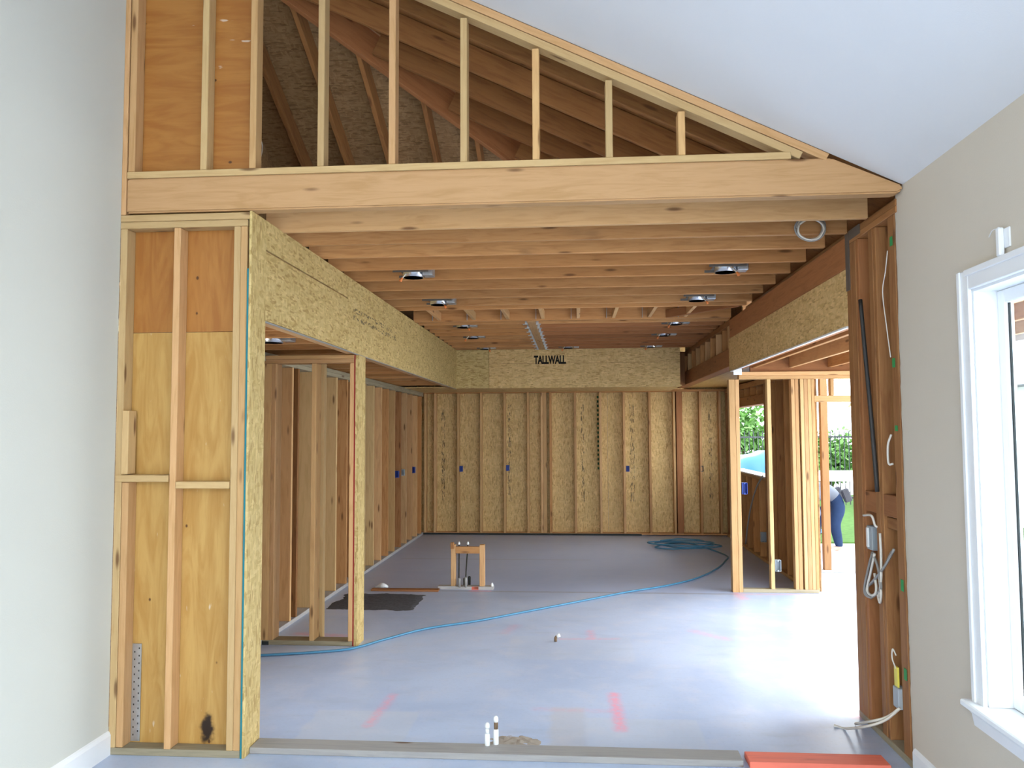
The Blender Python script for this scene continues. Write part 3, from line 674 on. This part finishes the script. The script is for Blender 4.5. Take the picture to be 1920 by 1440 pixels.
# recessed light housings
def light(loc, label):
    x, y, z = loc
    t = root('recessed_light', (x, y, z), label, 'recessed light', 'recessed light housings in the ceiling')
    bm = bmesh.new()
    bmesh.ops.create_cube(bm, size=1)
    for v in bm.verts: v.co = Vector((v.co.x*.19, v.co.y*.26, v.co.z*.002+.03))
    link('mounting_plate', bm_mesh('plate', bm), 'flashing', t, Matrix.Translation(loc))
    lathe('can', [(.083, -.012), (.083, .05), (.083, .15), (.0, .15), (.0, .145), (.078, .145), (.078, -.012)], loc, 'steel_can', t, 18)
    box('junction_box', x+.085, x+.165, y-.06, y+.05, z-.004, z+.085, 'galv', t, .004)
    for s in (-1, 1): box('hanger_bar', x-.14, x+.14, y+s*.115-.004, y+s*.115+.004, z+.012, z+.03, 'flashing', t, 0)
    sx = random.choice((-1, 1))
    wv = remember(tube('lamp_wire', [(x+.02*sx, y-.05, z+.05), (x+.05*sx, y-.07, z), (x+.07*sx, y-.085, z-.028)], .005, 'cable_white', t, 5))
    tube('wire_nut', [(x+.07*sx, y-.085, z-.026), (x+.085*sx, y-.09, z-.055)], [.008, .012], 'orange_nut', wv, 6, 1)
    return t
for i, (x, y) in enumerate(((-1.266, 6.21), (-1.298, 7.59), (-1.296, 9.30), (-1.329, 10.40), (-1.322, 11.82))):
    light((x, y, ZB), ('recessed can light in the joists beside the yellowish header, nearest the front beam', 'second recessed can light from the front beam along the yellowish header', 'recessed can light along yellowish header just past the short blocking', 'fourth recessed can light from front beam along the yellowish header', 'recessed can light along yellowish header closest to the lettered soffit')[i])
for i, (x, y) in enumerate(((1.173, 6.24), (1.162, 7.60), (1.164, 9.30), (1.152, 10.40), (1.122, 11.82))):
    light((x, y, ZB), ('recessed can light beside red brown beam, nearest the wire coil', 'second recessed can light from the wire coil along the red brown beam', 'recessed can light by the red brown beam just past short blocking', 'fourth recessed can light from the wire coil along red brown beam', 'recessed can light by the short cripples, closest to the lettered soffit')[i])
light((-.089, 11.80, ZB), 'recessed can light beside the centre beam just above the lettering')
light((-2.26, 5.82, 2.43), 'recessed can light in the low ceiling above the pantry partition')

# wire coil on joist
t = root('wire_coil', (1.447, 4.97, 2.93), 'coiled grey white cable hung on a joist near the front beam', 'cable coil')
cc = at(1517, 431, 1, 5.06)
for k_ in range(6):
    r_ = .083 + random.uniform(-.010, .012); ph = random.uniform(0, 6)
    pts = [Vector((cc.x + random.uniform(-.004, .004) + r_*math.cos(ph+a*.52), cc.y - .012 - .006*k_, cc.z + .008*math.sin(k_) + r_*.86*math.sin(ph+a*.52))) for a in range(13)]
    tube('cable_loop', pts, .0058, 'cable_white' if k_ % 2 else 'cable_grey', t, 5, 3)

# electrical boxes
def ebox(p, mat, label, facing='y', w=.055, h=.095, name='outlet_box'):
    x, y, z = p; t = root(name, p, label, 'electrical box', 'electrical boxes on the studs')
    dd = .065
    if facing == 'y':
        for a in ((x-w/2, x+w/2, y, y+dd, z-h/2, z-h/2+.004), (x-w/2, x+w/2, y, y+dd, z+h/2-.004, z+h/2), (x-w/2, x-w/2+.004, y, y+dd, z-h/2+.004, z+h/2-.004), (x+w/2-.004, x+w/2, y, y+dd, z-h/2+.004, z+h/2-.004)): box('box_side', *a, mat, t, 0)
        box('box_back', x-w/2, x+w/2, y+dd, y+dd+.004, z-h/2, z+h/2, mat, t, 0)
        for s in (-1, 1): box('screw_tab', x-.008, x+.008, y-.002, y+.004, z+s*(h/2-.006)-.008, z+s*(h/2-.006)+.008, mat, t, 0)
    else:
        s = facing
        X0, X1 = (x-dd, x) if s > 0 else (x, x+dd)
        for a in ((X0, X1, y-w/2, y+w/2, z-h/2, z-h/2+.004), (X0, X1, y-w/2, y+w/2, z+h/2-.004, z+h/2), (X0, X1, y-w/2, y-w/2+.004, z-h/2+.004, z+h/2-.004), (X0, X1, y+w/2-.004, y+w/2, z-h/2+.004, z+h/2-.004)): box('box_side', *a, mat, t, 0)
        box('box_back', (X0-.004 if s > 0 else X1), (X0 if s > 0 else X1+.004), y-w/2, y+w/2, z-h/2, z+h/2, mat, t, 0)
    return t
ebox((-1.94, FY-.002, 1.11), 'blue_box', 'blue outlet box on far wall stud nearest the yellowish header')
ebox((-1.14, FY-.002, 1.125), 'blue_box', 'blue outlet box on far wall behind the small plumbing frame')
ebox((.885, FY-.002, 1.11), 'blue_box', 'blue outlet box on far wall stud beside the green dashes')
p = at(1316, 879, 1, FY); ebox((p.x, FY-.004, p.z), 'flashing', 'dark round box on far wall in the shaded corner')
for px, py, mt, lb in ((746, 890, 'blue_box', 'small blue outlet box on the long side row of studs, before the grey one'), (759, 886, 'grey_box', 'grey round box on the long side row of kitchen studs'), (776, 882, 'blue_box', 'small blue outlet box on the long side row of studs, past the grey one')):
    p = at(px, py, 0, -2.60); yy = min((y for y in ys), key=lambda q: abs(q-p.y)); ebox((-2.648, yy-.07, p.z), mt, lb, 'y', .07, .10)
p = at(1401, 916, 1, SY-.0); ebox((1.838, SY+.0, p.z), 'blue_box', 'bright blue outlet box on the post of the doorway partition', 'y', .058, .125)
p = at(1457, 1061, 1, SY); ebox((2.175, SY, p.z), 'grey_box', 'low grey outlet box on the pale doorway partition stud', 'y', .062, .12)
p = at(1411, 998, 0, 2.50); ebox((2.54, 11.13, p.z), 'grey_box', 'grey outlet box below the unglazed window hole', 'y', .08, .13)
# cable from window to box
tube_o = tube('drop_cable', [at(1430, 892, 0, 2.48), at(1418, 915, 0, 2.47), at(1408, 950, 0, 2.47), at(1402, 985, 0, 2.47), at(1398, 1020, 0, 2.47)], .011, 'cable_grey'); setp(tube_o, 'dark grey cable hanging down from the window hole sill', 'cable')

# right wall remnant: conduit, boxes, cables
k = tube('conduit', [at(1613, 562, 0, 1.708), at(1622, 660, 0, 1.708), at(1634, 790, 0, 1.708), at(1645, 922, 0, 1.708)], .0125, 'dark_metal', None, 8); setp(k, 'dark metal conduit leaning between the aged brown studs', 'conduit')
k = tube('loose_cable', [at(1664, 470, 0, 1.716), at(1660, 510, 0, 1.712), at(1655, 548, 0, 1.705), at(1662, 610, 0, 1.71), at(1670, 670, 0, 1.716)], .003, 'cable_white', None, 5); setp(k, 'thin white cable bowed across the upper aged studs', 'cable')
k = tube('hook_cable', [at(1671, 815, 0, 1.718), at(1665, 835, 0, 1.71), at(1666, 868, 0, 1.71), at(1674, 870, 0, 1.718)], .006, 'cable_white', None, 6); setp(k, 'short bent white cable hook on the aged stud', 'cable')
p = at(1632, 1006, 0, 1.74)
t = root('switch_box', p, 'grey junction box with white bracket among the aged studs', 'electrical box')
box('box_body', 1.728, 1.80, p.y-.06, p.y+.06, p.z-.075, p.z+.065, 'grey_box', t, .004); box('bracket', 1.716, 1.727, p.y-.025, p.y+.005, p.z-.06, p.z+.055, 'pvc', t, .003)
k = tube('stub_cable', [at(1619, 966, 0, 1.72), at(1634, 967, 0, 1.70), at(1641, 985, 0, 1.715), at(1648, 988, 0, 1.73)], .007, 'cable_white', None, 6); setp(k, 'short white cable stub above the grey junction box', 'cable')
t = root('cable_bundle', at(1640, 1120, 0, 1.71), 'bundle of grey cables looped below the grey junction box', 'cable bundle')
for q in (((1636, 1035), (1625, 1080), (1621, 1110), (1632, 1120), (1645, 1112), (1652, 1100), (1645, 1060), (1636, 1035)), ((1640, 1038), (1632, 1075), (1626, 1105), (1634, 1116), (1643, 1108), (1640, 1075)), ((1676, 1030), (1660, 1060), (1640, 1088), (1627, 1100), (1624, 1112), (1634, 1122)), ((1672, 1035), (1656, 1066), (1632, 1095)), ((1648, 1080), (1652, 1110), (1650, 1130), (1646, 1115)), ((1650, 1000), (1652, 1040), (1652, 1085), (1648, 1120))):
    tube('cable', [at(a, c, 0, 1.706+random.uniform(-.006, .010)) for a, c in q], .0075, random.choice(('cable_grey', 'cable_grey', 'cable_white')), t, 6, 5)
p = at(1684, 1307, 0, 1.72)
t = root('low_outlet_box', p, 'low grey outlet box with yellow tag at the cut drywall edge', 'electrical box')
box('box_body', 1.704, 1.75, p.y-.045, p.y+.03, p.z-.055, p.z+.055, 'grey_box', t, .004); box('yellow_tag', 1.712, 1.722, p.y-.02, p.y+.025, p.z+.056, p.z+.16, 'yellow_plastic', t, 0)
tube('white_wire', [(1.713, p.y, p.z+.15), (1.703, p.y+.02, p.z+.20), (1.705, p.y+.015, p.z+.25), (1.715, p.y-.005, p.z+.22)], .004, 'cable_white', t, 5)
for i, q in enumerate((((1687, 1328), (1662, 1345), (1630, 1353), (1604, 1357)), ((1685, 1330), (1660, 1350), (1625, 1362), (1585, 1366), (1564, 1360)))):
    xs_ = (1.70, 1.66, 1.60) if i == 0 else (1.70, 1.65, 1.58)
    P_ = [at(a, c, 0, x_) for (a, c), x_ in zip(q, xs_)]; P_ = [Vector((v.x, v.y, max(v.z, .009))) for v in P_] + [at(a, c, 2, .009) for a, c in q[3:]]
    k = tube('floor_cable', P_, .0075, 'cable_white', None, 6); setp(k, ('shorter white cable end sagging from low box to floor', 'longer white cable end sagging from low box to floor')[i], 'cable')

# motion sensor
p = at(1885, 450, 0, 1.73)
t = root('window_sensor', p, 'small white sensor with a bent lead above the window', 'sensor')
box('back_plate', 1.722, 1.73, p.y-.045, p.y+.0, p.z-.035, p.z+.045, 'yellow_plastic' if 0 else 'trim_white', t, .003); box('sensor_body', 1.700, 1.722, p.y-.012, p.y+.018, p.z-.065, p.z+.05, 'trim_white', t, .005)
tube('lead', [(1.708, p.y, p.z+.048), (1.708, p.y+.05, p.z+.052), (1.715, p.y+.095, p.z+.035)], [.006, .006, .002], 'trim_white', t, 6)

# capped pipes near the opening
for i, (px, py, top, lb) in enumerate(((914, 1409, .155, 'shorter white capped pipe stub rising from the broken slab'), (930, 1407, .185, 'taller capped pipe stub with dark copper collar in the slab'))):
    p = at(px, py, 2, 0); t = root('pipe_stub', p, lb, 'pipe', 'capped pipe stubs at the opening')
    sl = .006*(1 if i else -1)
    lathe('pipe', [(.015, -.01), (.014, top*.6), (.010, top*.62), (.010, top-.03)], p, 'pvc', t, 12)
    lathe('collar', [(.0105, top*.62), (.0115, top*.7), (.0115, top-.035), (.0105, top-.03)], p, 'copper_dull' if i else 'pvc', t, 12)
    lathe('cap', [(.012, top-.032), (.0135, top-.02), (.0125, top-.008), (.006, top)], p, 'pvc', t, 12)
bm = bmesh.new(); bmesh.ops.create_grid(bm, x_segments=30, y_segments=16, size=1)
dead = []
for v in bm.verts:
    u, w_ = v.co.x, v.co.y; rr = math.hypot(u, w_); x = -.36+u*.17; y = 4.60+w_*.11
    v.co = Vector((x, y, -.003 + max(0, .016*(1-rr**4)*(.6+1.2*noise.noise(Vector((x*30, y*30, 1)))))))
    if rr > 1+.2*noise.noise(Vector((x*14, y*14, 0))): dead.append(v)
bmesh.ops.delete(bm, geom=dead, context='VERTS')
k = link('mortar_rubble', bm_mesh('mortar', bm, True), 'mortar'); setp(k, 'patch of broken mortar rubble around the capped pipes', 'rubble', kind='stuff')
p = at(1042, 1203, 2, 0); t = root('pipe_elbow', p, 'tiny bent pipe end poking out of the middle floor', 'pipe')
tube('pipe', [p, p+Vector((0, 0, .03)), p+Vector((.012, 0, .045))], .012, 'copper_dull', t, 8, 3); tube('cap', [p+Vector((.010, 0, .043)), p+Vector((.035, 0, .055))], .015, 'pvc', t, 8, 1)
p = at(717, 1103, 2, 0); t = root('rag_scrap', p, 'crumpled white scrap on the floor behind the partition', 'scrap')
tube('paper', [p+Vector((-.08, 0, .012)), p+Vector((-.03, .02, .02)), p+Vector((.02, -.01, .03)), p+Vector((.06, .01, .015))], [.008, .012, .03, .035, .03, .02, .012], 'pvc', t, 7, 2)

# small plumbing frame
t = root('plumbing_frame', (-1.2, 8.93, 0), 'small wooden frame holding capped dark pipes in the floor', 'plumbing frame')
BY = 8.93
box('sole_plate', -1.53, -.91, BY-.03, BY+.06, 0, .036, 'weathered', t); box('post', -1.385, -1.335, BY-.02, BY+.06, .037, .49, 'stud_warm', t); box('post', -1.065, -1.01, BY-.02, BY+.06, .037, .49, 'stud_warm', t)
box('crossbar', -1.334, -1.066, BY-.02, BY+.018, .395, .47, 'joist', t); box('post', -1.384, -1.345, BY-.055, BY-.022, .45, .52, 'aged', t, axis='z')
for xs_, xe in ((-1.305, -1.30), (-1.225, -1.20)):
    pi = remember(tube('riser_pipe', [(xs_, BY+.03, .02), (xs_+.004, BY+.03, .2), (xe, BY+.03, .49)], .007, 'black_pipe', t, 7, 4)); lathe('cap', [(.010, 0), (.014, .012), (.008, .035)], (xe, BY+.03, .485), 'pvc', pi, 10)
for x, h_, mt in ((-1.285, .12, 'cable_grey'), (-1.245, .10, 'black_pipe'), (-1.215, .13, 'cable_grey'), (-1.19, .12, 'black_pipe')): lathe('sleeve', [(.014, .03), (.016, h_), (.010, h_+.01)], (x, BY-.045 if mt == 'cable_grey' else BY+.075, 0), mt, t, 10)
box('red_marking', -1.15, -1.075, BY-.033, BY-.0305, .002, .035, 'red_paint', t, 0); lathe('plate_cap', [(.012, .03), (.016, .05), (.008, .075)], (-.925, BY-.01, 0), 'pvc', t, 10)

# air hose
hp = [(-2.52, 6.17, .012), (-2.35, 6.21, .012), (-2.05, 6.30, .012), (-1.80, 6.42, .012), (-1.6, 6.72, .012), (-1.32, 7.10, .012), (-.9, 7.42, .012), (-.42, 7.88, .012), (.1, 8.38, .012), (.55, 8.82, .012), (1.01, 9.2, .012), (1.4, 9.66, .012), (1.73, 10.27, .012), (1.98, 10.95, .012), (2.08, 11.5, .012)]
for i in range(34):
    a = 1.2+i*.62; r_ = .42+.06*math.sin(i*1.7); hp.append((1.62+r_*1.05*math.cos(a)+.05*math.sin(i), 12.25+r_*.75*math.sin(a), .014+.0022*i))
k = tube('air_hose', hp, .0105, 'hose_blue', None, 6, 5); setp(k, 'long blue air hose snaking over the slab to a coil', 'hose')

# ------------------------------------------------------------------ outside
t = root('picket_fence', (6, 20.5, -.13), 'black iron picket fence at the end of the lawn', 'fence')
for z in (.05, 1.55): box('rail', .5, 8.2, 20.48, 20.52, z, z+.04, 'iron', t, 0)
i = 0; x = .5
while x < 8.2: box('picket', x, x+.018, 20.49, 20.508, -.1, 1.72, 'iron', t, 0); x += .11
def tree(name, loc, h, r, label):
    t = root(name, loc, label, 'tree', 'trees behind the fence'); l = Vector(loc)
    tube('trunk', [l, l+Vector((.1, 0, h*.3)), l+Vector((0, .1, h*.7))], [.12, .10, .07, .05], 'bark', t, 8, 3)
    bm = bmesh.new()
    for k in range(2600):
        d = Vector((random.gauss(0, 1), random.gauss(0, 1), random.gauss(0, 1))).normalized()*(random.random()**.45)
        c = l + Vector((d.x*r, d.y*r, h*.62 + d.z*h*.40)); c += Vector((random.gauss(0, .12),)*3)
        s = random.uniform(.06, .13); q = Matrix.Rotation(random.uniform(0, 6.28), 3, Vector((random.random(), random.random(), random.random()+.01)))
        bm.faces.new([bm.verts.new(c + q @ Vector(v)*s) for v in ((-1, 0, 0), (0, -.5, .1), (1, 0, 0), (0, .5, .1))])
    o = link('foliage', bm_mesh('foliage', bm), 'leaf', t); o['kind'] = 'stuff'
tree('shade_tree', (4.65, 23.0, -.16), 2.75, 1.15, 'round green tree behind fence seen through the window hole')
tree('shade_tree', (7.15, 23.4, -.16), 1.75, 1.05, 'lower green tree behind fence seen through the doorway')
tree('shade_tree', (2.0, 23.0, -.16), 2.3, 1.1, 'green tree behind fence mostly hidden by the stud wall')
# tarp heap
bm = bmesh.new(); bmesh.ops.create_grid(bm, x_segments=44, y_segments=44, size=1)
for v in bm.verts:
    u, w_ = v.co.x, v.co.y; rr = min(1, math.hypot(u, w_)); x = 3.50+u*1.0; y = 15.8+w_*.8
    hgt = 1.42*(1-rr**3.2); hgt += .13*noise.noise(Vector((x*3.2, y*3.2, 0)))*(1-rr) + .10*abs(noise.noise(Vector((x*2, y*5, 4))))
    v.co = Vector((x, y, -.12+max(0, hgt)))
k = link('tarp_heap', bm_mesh('tarp', bm, True), 'tarp'); setp(k, 'crumpled blue tarp heap outside the window hole', 'tarp')
t = root('white_rail', (5.1, 15.6, -.13), 'white horizontal board rail outside behind the bent worker', 'rail')
box('board', 4.60, 6.9, 15.58, 15.62, .78, .98, 'trim_white', t, 0)
for x in (4.7, 5.7, 6.7): box('post', x, x+.08, 15.63, 15.70, -.16, .95, 'trim_white', t, 0)
p = at(1556, 1046, 2, -.15); q = at(1596, 1067, 2, -.15)
k = beam('scrap_board', p+Vector((0, 0, .01)), q+Vector((0, 0, .01)), .06, .02, 'attic'); setp(k, 'thin dark scrap board lying on the ground outside', 'board')
p = at(1542, 1040, 2, -.15); q = at(1578, 1044, 2, -.15)
k = beam('scrap_board', p+Vector((0, 0, .01)), q+Vector((0, 0, .01)), .08, .02, 'fir'); setp(k, 'pale scrap board near the feet of the worker', 'board')
t = root('neighbour_house', (12, 13, -.16), 'pale house with dark roof outside the trimmed window', 'house')
box('wall', 8.5, 12.5, 12.0, 22, -.16, 2.6, 'stucco', t, 0); prism('roof', [(8.0, 2.55), (10.5, 3.9), (13, 2.55)], 1, 11.6, 22.4, 'roof_shingle', t)
for y in (13.5, 16.5): box('house_window', 8.46, 8.5, y, y+1.2, .8, 2.0, 'trim_white', t, 0)

# bent worker
def person():
    G = -.155
    B = at(1578, 1034, 2, G) + Vector((-.16, .12, 0))
    t = root('person', B, 'person bending down in light shirt and blue jeans with tool belt', 'person')
    def skin(name, V, E, mat, rootv=0, sub=2):
        me = bpy.data.meshes.new(name); me.from_pydata([B+Vector(v[:3]) for v in V], E, [])
        o = link(name, me, mat, t); bpy.context.view_layer.objects.active = o
        md = o.modifiers.new('skin', 'SKIN'); md.use_smooth_shade = True
        for i, v in enumerate(V): me.skin_vertices[0].data[i].radius = (v[3], v[4] if len(v) > 4 else v[3])
        me.skin_vertices[0].data[rootv].use_root = True
        s = o.modifiers.new('sub', 'SUBSURF'); s.levels = sub; s.render_levels = sub
        return o
    # pelvis, spine folded forward towards -x, shoulders, neck, head, arms, legs : one body
    V = [(.18, 0, .84, .19, .17), (.02, 0, .94, .18, .16), (-.17, 0, .94, .20, .17), (-.33, 0, .86, .15, .13), (-.43, 0, .78, .068), (-.48, 0, .71, .095, .11), (-.51, 0, .63, .085, .095),
         (-.30, -.20, .82, .085), (-.22, -.25, .58, .065), (-.36, -.22, .46, .042), (-.42, -.21, .38, .036),
         (-.32, .19, .86, .07), (-.30, .23, .60, .052), (-.46, .20, .44, .042), (-.52, .19, .36, .036)]
    E = [(0, 1), (1, 2), (2, 3), (3, 4), (4, 5), (5, 6), (3, 7), (7, 8), (8, 9), (9, 10), (3, 11), (11, 12), (12, 13), (13, 14)]
    L = [(.17, -.10, .74, .125), (.06, -.13, .44, .092), (.12, -.14, .09, .068), (.10, -.14, .05, .05), (-.08, -.15, .035, .04),
         (.13, .10, .74, .125), (-.14, .13, .46, .092), (-.16, .14, .09, .068), (-.18, .14, .05, .05), (-.36, .14, .035, .04)]
    n0 = len(V); V += L
    E += [(0, n0), (n0, n0+1), (n0+1, n0+2), (n0+2, n0+3), (n0+3, n0+4), (0, n0+5), (n0+5, n0+6), (n0+6, n0+7), (n0+7, n0+8), (n0+8, n0+9)]
    body = skin('body', V, E, 'shirt')
    # garments and skin as zones of the one body material
    m = NT('worker_body', .85, .15); g = m.node('ShaderNodeNewGeometry').outputs['Position']
    sp = m.node('ShaderNodeSeparateXYZ'); m.l.new(g, sp.inputs[0])
    lx = m.math('SUBTRACT', sp.outputs[0], B.x); lz = m.math('SUBTRACT', sp.outputs[2], B.z)
    den = m.mix(m.noise(g, 9, 3), (.010, .022, .06), (.020, .038, .09)); sh = m.mix(m.noise(g, 7, 3), (.11, .125, .16), (.16, .175, .21))
    low = m.math('MULTIPLY', m.math('LESS_THAN', lz, m.math('MULTIPLY_ADD', lx, 1.1, .76)), m.math('GREATER_THAN', lx, -.235))
    low = m.math('MAXIMUM', low, m.math('LESS_THAN', lz, .30))
    k = m.mix(low, sh, den)
    hand = m.math('MULTIPLY', m.math('LESS_THAN', lx, -.30), m.math('MULTIPLY', m.math('LESS_THAN', lz, .47), m.math('GREATER_THAN', lz, .30)))
    head = m.math('MULTIPLY', m.math('LESS_THAN', lx, -.40), m.math('GREATER_THAN', lz, .60))
    k = m.mix(m.math('MAXIMUM', hand, head), k, (.20, .10, .06))
    k = m.mix(m.math('LESS_THAN', lz, .085), k, (.42, .30, .24)); m.col(k)
    body.data.materials.clear(); body.data.materials.append(m.m)
    # hair cap, ears, nose
    bm = bmesh.new(); bmesh.ops.create_uvsphere(bm, u_segments=16, v_segments=10, radius=1)
    for v in bm.verts: v.co = B + Vector((-.50 + v.co.x*.085, v.co.y*.105, .735 + v.co.z*.095))
    link('hair', bm_mesh('hair', bm, True), 'hair', t)
    tube('nose', [B+Vector((-.50, 0, .62)), B+Vector((-.51, 0, .56))], [.018, .012], 'skin', t, 6, 1)
    # fingers
    for bx, by, bz in ((-.42, -.21, .38), (-.52, .19, .36)):
        for f in range(4): tube('finger', [B+Vector((bx, by-.027+f*.018, bz)), B+Vector((bx-.03, by-.027+f*.018, bz-.05)), B+Vector((bx-.02, by-.027+f*.018, bz-.085-.006*(f % 3)))], [.010, .009, .007], 'skin', t, 6, 2)
        tube('thumb', [B+Vector((bx+.01, by+.03, bz)), B+Vector((bx-.02, by+.055, bz-.04))], [.011, .008], 'skin', t, 6, 1)
    # tool belt
    for s in (-1, 1): beam('tool_pouch', B+Vector((.20, s*.19, .98)), B+Vector((.27, s*.20, .78)), .07, .12, 'leather', t, (1, 0, 0), .02)
person()
